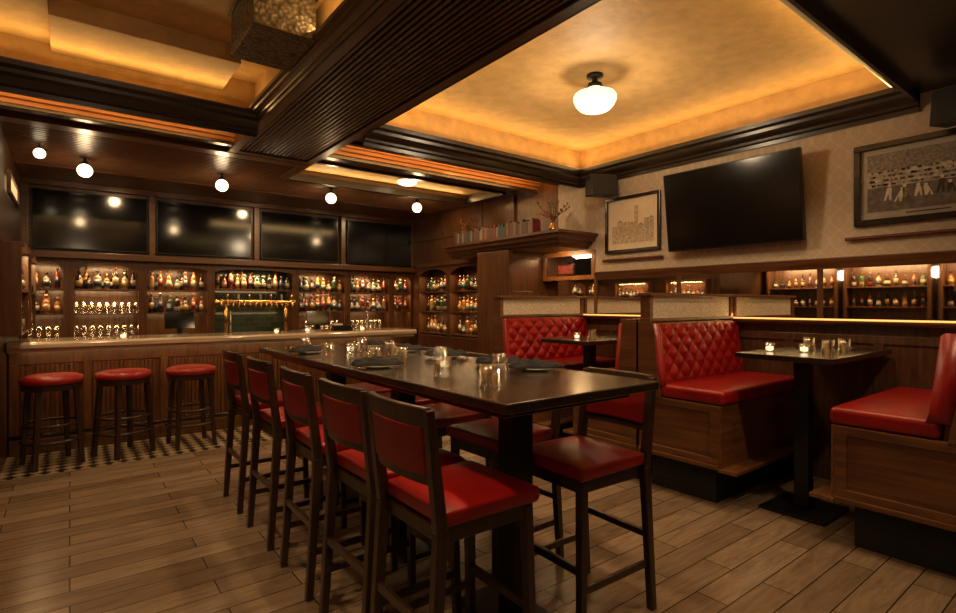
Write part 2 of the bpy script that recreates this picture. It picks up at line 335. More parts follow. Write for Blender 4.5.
# ---------------------------------------------------------------- bottles
def gm(n,c,r=.08): return mat('glass_'+n,c,r,var=.05,coat=.5)
cols=[gm('amber',(.20,.065,.012)),gm('green',(.025,.065,.028)),gm('dark',(.018,.011,.009)),gm('clear',(.24,.21,.17)),gm('blue',(.025,.045,.10)),gm('honey',(.34,.15,.032)),gm('red',(.14,.016,.016))]
labs=[mat('label_cream',(.38,.29,.18),.6),mat('label_white',(.42,.38,.31),.6),mat('label_black',(.03,.03,.03),.5),mat('label_red',(.20,.022,.018),.5),mat('label_gold',(.35,.21,.055),.4),mat('label_teal',(.04,.10,.09),.5)]
caps=[m_blk,m_brass,mat('cap_red',(.12,.013,.013),.4),mat('cork',(.22,.13,.07),.8)]
prof=[
 [(0,0),(.036,0),(.038,.01),(.038,.05),(.0385,.05),(.0385,.14),(.038,.14),(.038,.18),(.030,.205),(.014,.225),(.013,.275),(.016,.275),(.016,.30),(0,.30)],
 [(0,0),(.042,0),(.044,.012),(.044,.04),(.0445,.04),(.0445,.12),(.044,.12),(.044,.15),(.036,.175),(.015,.19),(.014,.235),(.018,.235),(.018,.262),(0,.262)],
 [(0,0),(.034,0),(.036,.01),(.036,.07),(.0365,.07),(.0365,.16),(.036,.16),(.035,.19),(.025,.225),(.013,.25),(.012,.29),(.0145,.29),(.0145,.32),(0,.32)],
 [(0,0),(.048,0),(.052,.02),(.050,.05),(.0505,.05),(.0475,.11),(.047,.11),(.038,.145),(.022,.165),(.014,.18),(.013,.21),(.02,.21),(.02,.235),(0,.235)],
 [(0,0),(.040,0),(.042,.01),(.042,.03),(.0425,.03),(.0425,.10),(.042,.11),(.042,.20),(.039,.222),(.016,.232),(.015,.26),(.020,.26),(.020,.30),(0,.30)]]
mis=[0,0,0,0,1,0,0,0,0,0,2,2,2]
bm_meshes=[];bdesc=[]
cn=['amber','green','dark','clear','blue','honey','red']; ln=['cream','white','black','red','gold','teal']
rb=random.Random(11)
for k in range(40):
    pi=rb.randrange(5); ci=rb.choice([0,0,0,1,1,2,2,2,3,3,4,5,5,6]); li=rb.choice([0,0,1,2,2,3,4,4,5]); me=MB().lathe(prof[pi],12,mis=mis).mesh('liquor_bottle')
    for m in (cols[ci],labs[li],caps[rb.randrange(4)]): me.materials.append(m)
    for p in me.polygons:p.use_smooth=True
    bm_meshes.append(me); bdesc.append((cn[ci],ln[li]))
def bottle(x,y,z,grp,zf=.88):
    k=random.randrange(40); o=bpy.data.objects.new('liquor_bottle',bm_meshes[k]); COL.objects.link(o); o.location=(x,y,z); o.rotation_euler=(0,0,random.random()*6)
    s=random.uniform(.76,1.0) ; o.scale=(min(s,.96),min(s,.96),min(s,.95)*zf/.88)
    o['label']='%s glass liquor bottle with %s label on a bar shelf'%bdesc[k]; o['category']='bottle'; o['group']=grp
for (a,b,y,z,i) in shelves:
    if z<1.35 and i==1: continue
    n=int((b-a)/.090)
    for j in range(n):
        x=a+(b-a)*(j+.5)/n
        bottle(x,y-.045,z,'liquor bottles on the back bar shelves',.86 if z>1.3 else .84)
    n2=int(n*.6)
    for j in range(n2):
        x=a+(b-a)*(j+.9)/(n2+.8)
        bottle(x,y+.06,z,'liquor bottles on the back bar shelves',.86 if z>1.3 else .84)
def glassmesh(r0,r1,h,name,t=.004,base=.012):
    me=MB().lathe([(0,0),(r0,0),(r1,h),(r1-t*.6,h),(r0-t,base),(0,base)],20).mesh(name)
    for p in me.polygons:p.use_smooth=True
    me.materials.append(m_glass); return me
g_rocks=glassmesh(.034,.042,.088,'rocks_glass',.003,.016); g_pint=glassmesh(.028,.04,.14,'pint_glass')
def glass(me,nm,loc,up,label,grp):
    o=bpy.data.objects.new(nm,me); COL.objects.link(o); o.location=loc
    if not up: o.rotation_euler=(math.pi,0,random.random()*3); o.location=(loc[0],loc[1],loc[2]+(.088 if me==g_rocks else .14))
    o['label']=label;o['category']='drinking glass';o['group']=grp; return o
for r in (8.36,8.47):
    for j in range(9): glass(g_pint,'pint_glass',(.06+.08*j,r,1.281),False,'clear pint glass upside down on bar shelf','glasses on the back bar shelf')
for x0,n in ((.06,9),(-.38,4),(3.0,7),(3.78,7)):
    for j in range(n): glass(g_pint,'pint_glass',(x0+.085*j,8.4,.981),True,'clear pint glass standing on the back bar counter','glasses on the back bar counter')
e=E('beer_tap_tower','brass beer tap rail with a row of black handled taps','beer tap',(2.19,8.2,.98))
O('pipe',MB().tube((-.54,0,.44),(.54,0,.44),.036,16).tube((-.42,0,0),(-.42,0,.42),.025,14).tube((.42,0,0),(.42,0,.42),.025,14).tube((-.56,0,.44),(-.54,0,.44),.046,16).tube((.54,0,.44),(.56,0,.44),.046,16),m_brass,parent=e,smooth=True)
for j in range(14):
    x=-.494+.076*j
    O('tap',MB().tube((x,-.03,.44),(x,-.09,.44),.012).tube((x,-.085,.445),(x,-.095,.36),.012).tube((x,-.06,.44),(x,-.06,.48),.010),m_brass,parent=e,smooth=True)
    O('tap_handle',MB().lathe([(0,.48),(.010,.48),(.014,.50),(.016,.54),(.010,.56),(0,.565)],10,x,-.06),(m_blk,m_brass,m_blk,labs[0])[j%4],parent=e,smooth=True)
for x in (1.18,3.1):
    e=E('register_screen','dark touch screen register standing on the back counter','register',(x,8.15,.98))
    O('screen',MB().leg((0,-.02,.09),(0,.05,.31),(.36,.02)),m_scr,parent=e,bevel=.004)
    O('stand',MB().box(-.1,.1,-.05,.12,0,.02).leg((0,.03,.02),(0,.04,.2),.06),m_blk,parent=e,bevel=.004)
# ---------------------------------------------------------------- side cabinet
YS=[5.85,6.75,7.65]
for i in range(2):
    y0,y1=YS[i],YS[i+1]; w=y1-y0
    e=E('bar_side_cabinet','tall wooden side cabinet with arched bottle shelves','cabinet',(4.62,(y0+y1)/2,0),group='side bar cabinets')
    mb=MB().box(0,.27,-w/2,-w/2+.05,.9,2.0).box(0,.27,w/2-.05,w/2,.9,2.0).box(0,.27,-w/2,w/2,0,.9).box(-.03,.27,-w/2,w/2,2.0,2.06)
    a=w/2-.05; pts=[(-a,2.0),(a,2.0)]+[(a*math.cos(t),1.83+.13*math.sin(t)) for t in [math.pi*k/12 for k in range(13)]]
    mb.prism(pts,'x',0,.03)
    O('frame',mb,w_bz,parent=e,bevel=.004); O('back_panel',MB().box(.25,.27,-w/2+.05,w/2-.05,.9,2.0),m_nback,parent=e)
    for z in (.94,1.28,1.60):
        O('shelf',MB().box(.02,.25,-w/2+.05,w/2-.05,z-.02,z),w_by,parent=e,bevel=.003)
        for j in range(7): bottle(4.62+.12,y0+.10+(w-.20)*(j+.5)/7,z,'liquor bottles in the side cabinets',.84)
ST('trim_16',MB().box(4.86,4.9,5.5,8.3,2.06,ZS).box(4.84,4.86,5.5,8.15,2.48,2.54).box(4.84,4.86,6.2,6.28,2.1,2.48).box(4.84,4.86,7.2,7.28,2.1,2.48).box(4.84,4.86,6.2,6.28,2.54,2.9).box(4.84,4.86,7.2,7.28,2.54,2.9),w_bz,bevel=.004)
ST('column_wood',MB().box(4.22,4.9,4.88,5.5,0,2.06).box(4.20,4.22,4.90,5.48,.1,.2).box(4.28,4.84,4.865,4.88,1.5,1.56).box(4.28,4.84,4.865,4.88,1.96,2.02).box(4.22,4.28,4.865,4.88,0,2.04).box(4.84,4.9,4.865,4.88,0,2.04),w_bz,bevel=.004,label='panelled wood column beside the booths')
pr=[(0,2.04),(.04,2.04),(.05,2.07),(.09,2.08),(.10,2.11),(.15,2.13),(.16,2.17),(.19,2.18),(.19,2.21)]
def canopy():
    mb=MB(); x1=4.9; ye=6.2; vs=[];n=len(pr)
    for o,z in pr:
        vs+=[(4.34-o,4.16-o,z),(x1,4.16-o,z),(x1,ye,z),(4.34-o,ye,z)]
    fs=[(3,2,1,0)]
    for k in range(n-1):
        for j in range(4):
            fs.append((k*4+j,k*4+(j+1)%4,(k+1)*4+(j+1)%4,(k+1)*4+j))
    fs.append(((n-1)*4,(n-1)*4+1,(n-1)*4+2,(n-1)*4+3)); mb.add(vs,fs); return mb
O('display_shelf_canopy',canopy(),w_bx,label='wide dark wood cornice shelf carrying a row of books',category='shelf')
ST('trim_19',MB().box(XW-.008,XW,4.02,4.86,1.69,1.74).box(XW-.008,XW,4.02,4.86,1.98,2.035).box(XW-.008,XW,4.02,4.07,1.74,1.98).box(XW-.008,XW,4.81,4.86,1.74,1.98),m_glow,label='warm lit wood frame under the cornice shelf')
O('wall_mirror',MB().box(XW-.005,XW,4.07,4.81,1.74,1.98),m_mirror,label='framed mirror glowing under the cornice shelf',category='mirror')
e=E('framed_picture','small red framed picture glowing under the cornice shelf','picture',(XW-.010,4.46,1.75)); O('frame',MB().box(-.010,0,-.14,.14,0,.13),w_crown,parent=e,bevel=.002); O('print',MB().box(-.012,-.010,-.12,.12,.015,.115),mat('red_print',(.16,.02,.014),.6,var=.6,scale=40),parent=e)
bc=[mat('book_%s'%n,c,.6) for n,c in (('red',(.15,.022,.015)),('green',(.03,.05,.03)),('tan',(.18,.11,.06)),('blue',(.03,.04,.07)),('brown',(.09,.045,.022)),('cream',(.26,.20,.13)))]
bnm=['red','green','tan','blue','brown','cream']; m_page=mat('pages',(.3,.24,.16),.8)
y=4.42
while y<5.96:
    t=random.uniform(.018,.034); h=random.uniform(.13,.185); d=.12; c=random.choice([0,0,1,2,2,3,4,4,5])
    mb=MB().box(0,d,0,.004,0,h).box(0,d,t-.004,t,0,h).box(-.002,.004,0,t,0,h).box(.004,d-.006,.004,t-.004,.004,h-.006,1)
    O('book',mb,[bc[c],m_page],(4.20,y,2.212),label='%s hardback book standing on the cornice shelf'%bnm[c],category='book',group='books on the cornice shelf'); y+=t+.0015
m_leaf=mat('dried_leaf',(.22,.09,.03),.7)
def branch(loc,lab,seed):
    rnd=random.Random(seed); e=E('dried_branch_vase',lab,'vase',loc)
    O('vase',MB().lathe([(0,0),(.035,0),(.05,.04),(.045,.09),(.02,.12),(.026,.14),(.02,.14),(.014,.12),(0,.12)],16),m_brass,parent=e,smooth=True)
    mb=MB()
    for i in range(12):
        a=rnd.random()*6.28; p=Vector((0,0,.12)); d=Vector((math.cos(a)*.35,math.sin(a)*.6,1)).normalized()
        for s in range(5):
            q=p+d*.055; mb.tube(p,q,.004,5)
            l=d.orthogonal()*.035; mb.add([q,q+l+Vector((0,0,.02)),q+d*.045,q-l+Vector((0,0,.02))],[(0,1,2,3)]); p=q; d=(d+Vector((rnd.uniform(-.3,.3),rnd.uniform(-.4,.4),-.1))).normalized()
    O('branches',mb,m_leaf,parent=e)
branch((4.45,4.35,2.212),'brass vase with dried branches on the cornice shelf',1); branch((4.45,6.05,2.212),'small brass vase with dried branches beside the books',2)
# ---------------------------------------------------------------- bar
e=E('bar_counter','long wooden bar with pale polished top and beadboard front','bar',(0,6.15,0))
O('bar_top',MB().prism([(0,1.0),(-.0,1.04),(.02,1.06),(.68,1.06),(.68,1.0)],'x',XL+.01,3.7).box(XL+.01,3.68,.03,.66,.965,1.0),m_stone,parent=e,bevel=.006)
mb=MB().box(XL+.01,3.62,.28,.62,.0,.965)
mb.box(XL+.01,3.62,.25,.28,0,.14).box(XL+.01,3.62,.255,.28,.84,.965)
px=[XL+.01,.10,.75,1.40,2.05,2.70,3.35,3.55]
for x in px: mb.box(x,x+.07,.25,.28,.14,.84)
O('bar_body',mb,w_bz,parent=e,bevel=.004)
mb=MB()
for i in range(len(px)-1):
    x=px[i]+.08
    while x<px[i+1]-.03:
        mb.box(x,x+.028,.268,.285,.15,.83); x+=.036
O('beadboard',mb,w_bz,parent=e,bevel=.003)
O('foot_rail',MB().tube((XL+.02,.13,.2),(3.6,.13,.2),.018,14),w_crown,parent=e,smooth=True)
for x in (-.3,.6,1.6,2.6,3.5): O('rail_bracket',MB().tube((x,.13,.2),(x,.26,.2),.013),m_blk,parent=e,smooth=True)
def candle(loc,lab):
    e=E('votive_candle',lab,'candle',loc)
    O('glass_cup',MB().lathe([(0,0),(.026,0),(.034,.06),(.031,.06),(.024,.008),(0,.008)],16),m_glass,parent=e,smooth=True)
    O('wax',MB().lathe([(0,.009),(.022,.009),(.026,.035),(.004,.036),(0,.052)],12),m_wax,parent=e,smooth=True)
    return e
for x,y in ((.42,6.3),(1.9,6.3),(2.3,6.4),(3.0,6.35)): candle((x,y,1.061),'lit votive candle in glass on the bar')
e=E('napkin_caddy','black bar caddy with napkins and straws on the bar','caddy',(2.75,6.42,1.061)); O('tray',MB().box(-.12,.12,-.06,.06,0,.07),m_blk,parent=e,bevel=.004); O('napkins',MB().box(-.11,-.01,-.05,.05,.07,.09),m_plate,parent=e,bevel=.002); O('straws',MB().tube((.05,0,.05),(.055,.01,.2),.006).tube((.07,0,.05),(.08,-.01,.2),.006).tube((.03,0,.05),(.02,.0,.19),.006),m_blk,parent=e)
for x in (1.5,3.25):
    e=E('bar_faucet','slim steel arched faucet behind the bar','faucet',(x,6.72,1.061)); O('spout',MB().tube((0,0,0),(0,0,.22),.010).tube((0,0,.22),(0,.03,.26),.010).tube((0,.03,.26),(0,.09,.25),.010),m_chrome,parent=e,smooth=True); O('base',MB().lathe([(0,0),(.025,0),(.022,.02),(0,.02)],14),m_chrome,parent=e)
def round_stool(loc):
    e=E('bar_stool','backless round bar stool with red cushion at the bar','stool',loc,.3,group='backless stools along the bar')
    O('seat',MB().lathe([(0,.70),(.20,.70),(.222,.712),(.228,.735),(.218,.762),(.18,.778),(0,.785)],32),m_red,parent=e,smooth=True)
    O('seat_ring',MB().lathe([(0,.655),(.20,.655),(.212,.66),(.212,.70),(0,.70)],32),w_stool,parent=e)
    for a in (45,135,225,315):
        c,s=math.cos(math.radians(a)),math.sin(math.radians(a))
        O('leg',MB().leg((c*.235,s*.235,0),(c*.185,s*.185,.68),.036,.042),w_stool,parent=e,bevel=.004)
    for z,r in ((.22,.217),(.36,.207)):
        O('foot_ring',MB().lathe([(r+.0,z-.014),(r+.012,z),(r,z+.014),(r-.012,z),(r,z-.014)],32),w_stool,parent=e,smooth=True)
    return e
rs=round_stool((-.12,5.93,.006)); dup(rs,(.40,5.93,.006),.5); dup(rs,(.96,5.93,.006),.1)
# ---------------------------------------------------------------- upholstered stools
def stool(loc,rz,label):
    e=E('upholstered_bar_stool',label,'stool',loc,rz,group='upholstered stools around the high table')
    for s in (-1,1):
        O('leg',MB().leg((.205,s*.19,0),(.185,s*.175,.66),.032,.04),w_stool,parent=e,bevel=.004)
        mb=MB().leg((-.25,s*.20,0),(-.205,s*.195,.66),(.034,.034),(.045,.036)).leg((-.205,s*.195,.66),(-.255,s*.20,1.065),(.045,.036),(.030,.034))
        O('back_post',mb,w_stool,parent=e,bevel=.004)
    O('seat_frame',MB().box(-.2,.205,-.19,.19,.615,.67),w_stool,parent=e,bevel=.005)
    mb=MB(); nx,ny=10,10
    vs=[];fs=[]
    for i in range(nx+1):
        for j in range(ny+1):
            u,v=i/nx,j/ny; x=-.195+u*.42; y=(-.215+v*.43)*(1.0-.04*(1-u)); ed=min(u,1-u,v,1-v); z=.728+.018*min(1,ed*3.5)**.6; vs.append((x,y,z))
    for i in range(nx):
        for j in range(ny):
            a=i*(ny+1)+j; fs.append((a,a+1,a+ny+2,a+ny+1))
    ring=[(0,j) for j in range(ny+1)]+[(i,ny) for i in range(1,nx+1)]+[(nx,j) for j in range(ny-1,-1,-1)]+[(i,0) for i in range(nx-1,0,-1)]
    idx=[i*(ny+1)+j for i,j in ring]; b=len(vs)
    for k in idx: x,y,z=vs[k]; vs.append((x,y,.69))
    for k in idx: x,y,z=vs[k]; vs.append((x*.97,y*.97,.67))
    m=len(idx)
    for k in range(m):
        k2=(k+1)%m; fs.append((idx[k],idx[k2],b+k2,b+k)); fs.append((b+k,b+k2,b+m+k2,b+m+k))
    fs.append(tuple(b+m+k for k in range(m)))
    mb.add(vs,fs); O('seat_cushion',mb,m_red,parent=e,bevel=.012,seg=3)
    def arc(z0,z1,th,xo0,xo1,yw,n=10,bow=.022):
        mb=MB();vs=[];fs=[]
        for j in range(n+1):
            t=-1+2*j/n; y=t*yw; bx=-bow*(1-t*t)
            vs+=[(xo0+bx-th/2,y,z0),(xo0+bx+th/2,y,z0),(xo1+bx+th/2,y,z1),(xo1+bx-th/2,y,z1)]
        for j in range(n):
            a=j*4
            for k in range(4): fs.append((a+k,a+(k+1)%4,a+4+(k+1)%4,a+4+k))
        fs+= [(0,1,2,3),(n*4+3,n*4+2,n*4+1,n*4)]
        return mb.add(vs,fs)
    O('top_rail',arc(1.005,1.072,.028,-.248,-.256,.20),w_stool,parent=e,bevel=.005)
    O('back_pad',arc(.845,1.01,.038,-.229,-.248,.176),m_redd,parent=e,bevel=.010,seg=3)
    O('lower_rail',arc(.815,.85,.024,-.226,-.230,.180),w_stool,parent=e,bevel=.004)
    O('foot_rest',MB().box(.18,.205,-.185,.185,.27,.305),w_stool,parent=e,bevel=.004)
    for s in (-1,1):
        O('side_stretcher',MB().box(-.235,.205,s*.19-.01,s*.19+.01,.20,.23),w_stool,parent=e,bevel=.003)
    O('back_stretcher',MB().box(-.242,-.22,-.19,.19,.33,.36),w_stool,parent=e,bevel=.003)
    return e
lab='dark wood bar stool with red leather seat at the high table'
st=stool((1.15,1.62,0),0,lab)
for y,r in ((2.10,.02),(2.67,-.02),(3.32,.02),(3.98,0)): dup(st,(1.15,y,0),r)
dup(st,(1.875,1.65,0),math.pi-.03,'dark wood stool with red seat at the table end corner')
for y,r in ((2.22,.02),(2.80,-.02),(3.38,0),(3.95,0)): dup(st,(1.875,y,0),math.pi+r)
# ---------------------------------------------------------------- high table
e=E('high_table','long dark wood communal high table on black pedestals','table',(1.565,2.76,0))
O('table_top',MB().box(-.43,.43,-1.44,1.44,1.033,1.07),w_table,parent=e,bevel=.006,seg=3)
O('apron',MB().box(-.36,.36,-1.34,1.34,.995,1.033),w_table,parent=e,bevel=.004)
for y in (-1.0,0,1.0):
    O('pedestal',MB().box(-.055,.055,y-.055,y+.055,.03,.975).box(-.14,.14,y-.14,y+.14,.975,.996),m_blk,parent=e,bevel=.004)
    O('base_plate',MB().box(-.13,.13,y-.26,y+.26,0,.03),m_blk,parent=e,bevel=.004)
plate=MB().lathe([(0,0),(.06,0),(.065,.006),(.088,.012),(.089,.015),(.062,.010),(0,.009)],32).mesh('plate')
for p in plate.polygons:p.use_smooth=True
plate.materials.append(m_plate)
def napmesh():
    mb=MB();nx,ny=22,12;vs=[];fs=[]
    for i in range(nx+1):
        for j in range(ny+1):
            u,v=i/nx*2-1,j/ny*2-1
            h=.010+.026*(1-abs(v)**1.6)*(.6+.4*math.cos(u*2.6+.5))+.009*math.sin(u*13+v*5)*(1-abs(v))+.005*math.sin(v*11+u*3)
            vs.append((u*.14*(1-.22*abs(v)),v*.062*(1+.25*math.sin(u*5)),max(h,.006) if abs(v)<1 and abs(u)<1 else .004))
    b=len(vs); vs+=[(x,y,0) for x,y,z in vs]
    for i in range(nx):
        for j in range(ny):
            a=i*(ny+1)+j; fs.append((a,a+1,a+ny+2,a+ny+1)); fs.append((b+a,b+a+ny+1,b+a+ny+2,b+a+1))
    for i in range(nx):
        a=i*(ny+1); fs.append((a,a+ny+1,b+a+ny+1,b+a)); a+=ny; fs.append((a,b+a,b+a+ny+1,a+ny+1))
    for j in range(ny):
        fs.append((j,b+j,b+j+1,j+1)); a=nx*(ny+1)+j; fs.append((a,a+1,b+a+1,b+a))
    mb.add(vs,fs); me=mb.mesh('napkin'); me.materials.append(m_nap)
    for p in me.polygons:p.use_smooth=True
    return me
nap=napmesh()
def setting(x,y,z,r):
    O('plate',plate,m_plate,(x,y,z),label='small white plate under a folded black napkin',category='plate',group='plates on the tables')
    O('napkin',nap,m_nap,(x,y,z+.0155),r,label='folded black cloth napkin resting on a white plate',category='napkin',group='napkins on the tables')
TZ=1.0705
for y,r in ((1.92,-.4),(2.20,-.3),(2.70,-.5),(3.2,-.4),(3.75,-.3)): setting(1.84,y,TZ,r)
for y,r in ((2.5,-.3),(3.5,.2)): setting(1.27,y,TZ,r)
for x,y in ((1.33,1.66),(1.35,2.02),(1.66,1.98),(1.46,2.60),(1.36,2.72),(1.44,3.15),(1.30,3.25),(1.35,3.8),(1.66,2.5),(1.66,3.1),(1.7,3.6)):
    glass(g_rocks,'rocks_glass',(x,y,TZ),False,'clear rocks glass turned upside down on the high table','rocks glasses on the tables')
candle((1.52,2.25,TZ),'lit votive candle in glass on the high table'); candle((1.52,3.4,TZ),'lit votive candle in glass on the high table')
# ---------------------------------------------------------------- booths
def bench(y0,s,part=True,label='',xa=3.5,xw=XW-.02,dw=.02):
    e=E('booth_bench',label,'booth bench',((xa+xw)/2,y0+s*.33,0),group='booth benches')
    ox,oy=(xa+xw)/2,y0+s*.33
    def Y(a): return y0+s*a-oy
    x0,x1=xa-ox,xw-ox
    O('plinth',MB().box(x0+.10,x1,Y(.10),Y(.62),0,.28),m_blkp,parent=e)
    mb=MB().box(x0+.014,x1,Y(.03),Y(.655),.28,.70)
    for a,b,c,d in ((.03,.665,.295,.34),(.03,.665,.65,.70),(.03,.09,.34,.65),(.61,.665,.34,.65)): mb.box(x0,x0+.014,Y(a),Y(b),c,d)
    mb.box(x0-.012,x0+.014,Y(.03),Y(.67),.265,.295)
    O('bench_base',mb,w_boothy,parent=e,bevel=.003)
    O('front_board',MB().box(x0,x1,Y(.012),Y(.03),.28,.70).box(x0-.012,x1,Y(-.10),Y(.03),.255,.28),w_booth,parent=e,bevel=.004)
    O('seat_cushion',MB().box(x0+.005,x1,Y(-.005),Y(.50),.70,.805),m_red,parent=e,bevel=.035,seg=5)
    nu,nv=170,56; Z0,Z1=.80,1.25; vs=[];fs=[]; KA,KB=16.0,6.0
    for i in range(nu+1):
        for j in range(nv+1):
            u,v=i/nu,j/nv; a=u*KA+.10*math.sin(v*9+u*7); b=v*KB+.08*math.sin(u*23)
            t=abs(math.sin(math.pi*(a+b)*.5))*abs(math.sin(math.pi*(a-b)*.5))
            ed=min(1,min(u,1-u)*14)*min(1,min(v,1-v)*9)
            h=.006+.024*(t**.7)*ed**.5
            vs.append((x0+.035+u*(x1-x0-.04),Y(.50+.055*v-.02-h),Z0+v*(Z1-Z0)))
    for i in range(nu):
        for j in range(nv):
            a=i*(nv+1)+j; fs.append((a,a+1,a+nv+2,a+nv+1))
    mb=MB().add(vs,fs)
    mb.prism([(Y(.44),.79),(Y(.56),.79),(Y(.60),1.25),(Y(.515),1.25),(Y(.50),1.235),(Y(.455),.84)],'x',x0+.004,x0+.04)
    O('tufted_backrest',mb,m_red,parent=e,smooth=True)
    O('back_board',MB().prism([(Y(.505),.70),(Y(.66),.70),(Y(.66),1.255),(Y(.56),1.255)],'x',x0+.041,x1),w_booth,parent=e)
    curve=[(.53,1.265),(.512,1.22),(.50,1.10),(.49,.98),(.48,.88),(.465,.80),(.45,.70)]
    pts=[(Y(.67),.70),(Y(.67),1.265)]+[(Y(min(a+dw,.62)),z) for a,z in curve]
    O('side_wing',MB().prism(pts,'x',x0-.006,x0+.003),w_boothy,parent=e,bevel=.002)
    if part:
        mb=MB().box(x0-.005,x1,Y(.565),Y(.66),1.265,1.29).box(x0-.01,x1,Y(.555),Y(.67),1.463,1.487)
        mb.box(x0,x0+.045,Y(.57),Y(.655),1.29,1.463).box(x1-.045,x1,Y(.57),Y(.655),1.29,1.463)
        O('partition_frame',mb,w_booth,parent=e,bevel=.004)
        O('fabric_panel',MB().box(x0+.045,x1-.045,Y(.59),Y(.635),1.29,1.463),m_fab,parent=e)
    else:
        O('top_cap',MB().box(x0-.005,x1,Y(.52),Y(.66),1.255,1.28),w_booth,parent=e,bevel=.004)
    return e
bench(1.83,1,True,'red tufted booth bench with wood base and fabric-topped partition')
bench(1.20,-1,True,'red booth bench seen from its wood end panel',dw=.08)
bench(3.19,-1,False,'red booth bench backing onto the middle partition')
bench(3.60,1,True,'red tufted booth bench next to the wood column')
def btable(yc,label):
    e=E('booth_table',label,'table',(4.17,yc,0),group='booth tables')
    O('table_top',MB().box(-.57,.585,-.29,.29,1.033,1.07),w_table,parent=e,bevel=.005,seg=3)
    x=-.2
    O('pedestal',MB().box(x-.045,x+.045,-.045,.045,.02,1.013).box(x-.15,x+.15,-.15,.15,1.013,1.034),m_blk,parent=e,bevel=.004)
    O('base_plate',MB().box(x-.22,x+.22,-.20,.20,0,.02),m_blk,parent=e,bevel=.003)
btable(1.51,'dark high booth table set with glasses and candles'); btable(3.39,'dark high booth table in the rear booth')
for x,y in ((4.02,1.38),(4.25,1.36),(4.3,1.6)):
    glass(g_rocks,'rocks_glass',(x,y,TZ),False,'clear rocks glass turned upside down on the booth table','rocks glasses on the tables')
candle((3.95,1.50,TZ),'lit votive candle in glass on the booth table'); candle((3.85,1.68,TZ),'lit votive candle in glass on the booth table')
O('napkin',nap,m_nap,(4.5,1.46,TZ),.5,label='folded black cloth napkin on the booth table',category='napkin',group='napkins on the tables')
glass(g_rocks,'rocks_glass',(3.9,3.3,TZ),False,'clear rocks glass turned upside down on the rear booth table','rocks glasses on the tables')
candle((3.8,3.4,TZ),'lit votive candle in glass on the rear booth table')
# ---------------------------------------------------------------- frames on right wall
m_frame=wood('frame_wood',(.008,.005,.0035),(.02,.010,.006),'Y',rough=.25)
m_mat=mat('mat_board',(.74,.62,.44),.8,var=.05); m_mat2=mat('mat_board_grey',(.40,.36,.31),.8,var=.1)
m_ink=mat('sepia_dark',(.05,.042,.035),.8,var=.4); m_ink2=mat('sepia_mid',(.36,.28,.19),.8,var=.5,scale=60); m_ink3=mat('sepia_light',(.52,.42,.29),.8,var=.35,scale=40)
def picture(y0,y1,z0,z1,fw,mw,label,draw,mm,mats):
    w=y1-y0;h=z1-z0; e=E('framed_picture',label,'picture',(XW-.002,(y0+y1)/2,z0),0)
    mb=MB().box(-.035,0,-w/2,w/2,0,fw).box(-.035,0,-w/2,w/2,h-fw,h).box(-.035,0,-w/2,-w/2+fw,fw,h-fw).box(-.035,0,w/2-fw,w/2,fw,h-fw)
    O('frame',mb,m_frame,parent=e,bevel=.005)
    O('mat_board',MB().box(-.012,0,-w/2+fw,w/2-fw,fw,h-fw),mm,parent=e)
    mb=MB(); a=w/2-fw-mw; b0=fw+mw*1.3; b1=h-fw-mw
    mb.box(-.015,-.012,-a,a,b0,b1,2); draw(mb,a,b0,b1); O('print',mb,mats,parent=e)
def city(mb,a,b0,b1):
    rnd=random.Random(3); H=b1-b0; y=-a
    mb.box(-.0155,-.015,-a,a,b0,b0+H*.22,1)
    # row of outlined buildings with small window grids, one taller tower
    k=0
    while y<a-.02:
        w=rnd.uniform(.045,.085); h=rnd.uniform(.4,.7)*H; w=min(w,a-y)
        if k==3: h=.92*H
        mb.box(-.0160,-.015,y,y+w,b0+H*.1,b0+h,1)
        mb.box(-.0172,-.0160,y,y+.003,b0+H*.1,b0+h,0); mb.box(-.0172,-.0160,y,y+w,b0+h-.003,b0+h,0)
        if k%2==0: mb.prism([(y,b0+h),(y+w,b0+h),(y+w/2,b0+h+.03)],'x',-.0165,-.015,0)
        zz=b0+H*.2
        while zz<b0+h-.02:
            yy=y+.010
            while yy<y+w-.010: mb.box(-.0170,-.0160,yy,yy+.004,zz,zz+.009,0); yy+=.012
            zz+=.022
        y+=w+.002; k+=1
def crowd(mb,a,b0,b1):
    rnd=random.Random(5); H=b1-b0
    mb.box(-.0155,-.015,-a,a,b0,b0+H*.42,4).box(-.0155,-.015,-a,a,b0+H*.7,b1,1)
    for r in range(4):
        for i in range(50): 
            y=-a+.01+(2*a-.03)*rnd.random(); z=b0+H*(.44+.075*r); mb.box(-.0162,-.0155,y,y+.012,z,z+.014,rnd.choice([0,1,1,3]))
    for i in range(9):
        y=-a*.75+1.5*a*i/9; z=b0+H*rnd.uniform(.10,.22); s=rnd.uniform(.7,1.1); t=rnd.uniform(-.03,.03)
        mi=rnd.choice([0,3,1])
        mb.prism([(y,z),(y+.012,z),(y+.018,z+.05*s),(y+.034,z),(y+.046,z),(y+.03+t,z+.09*s),(y+.002+t,z+.09*s)],'x',-.0168,-.0155,mi); mb.prism([(y+.016+t+.012*math.cos(q),z+.105*s+.012*math.sin(q)) for q in [k*.785 for k in range(8)]],'x',-.0168,-.0155,3)
    mb.box(-.0158,-.015,-a*.35,a*.35,b0-.028,b0-.020,0)
m_ph=[m_ink,mat('photo_mid',(.22,.19,.16),.6,var=.5,scale=50),mat('photo_light',(.42,.37,.31),.6,var=.4,scale=30),mat('photo_pale',(.66,.6,.5),.6,var=.2),mat('photo_field',(.13,.11,.09),.6,var=.5,scale=25)]
picture(3.15,3.85,1.96,2.57,.034,.05,'dark framed sketch of city buildings on wallpaper',city,m_mat,[m_ink2,m_ink3,m_mat])
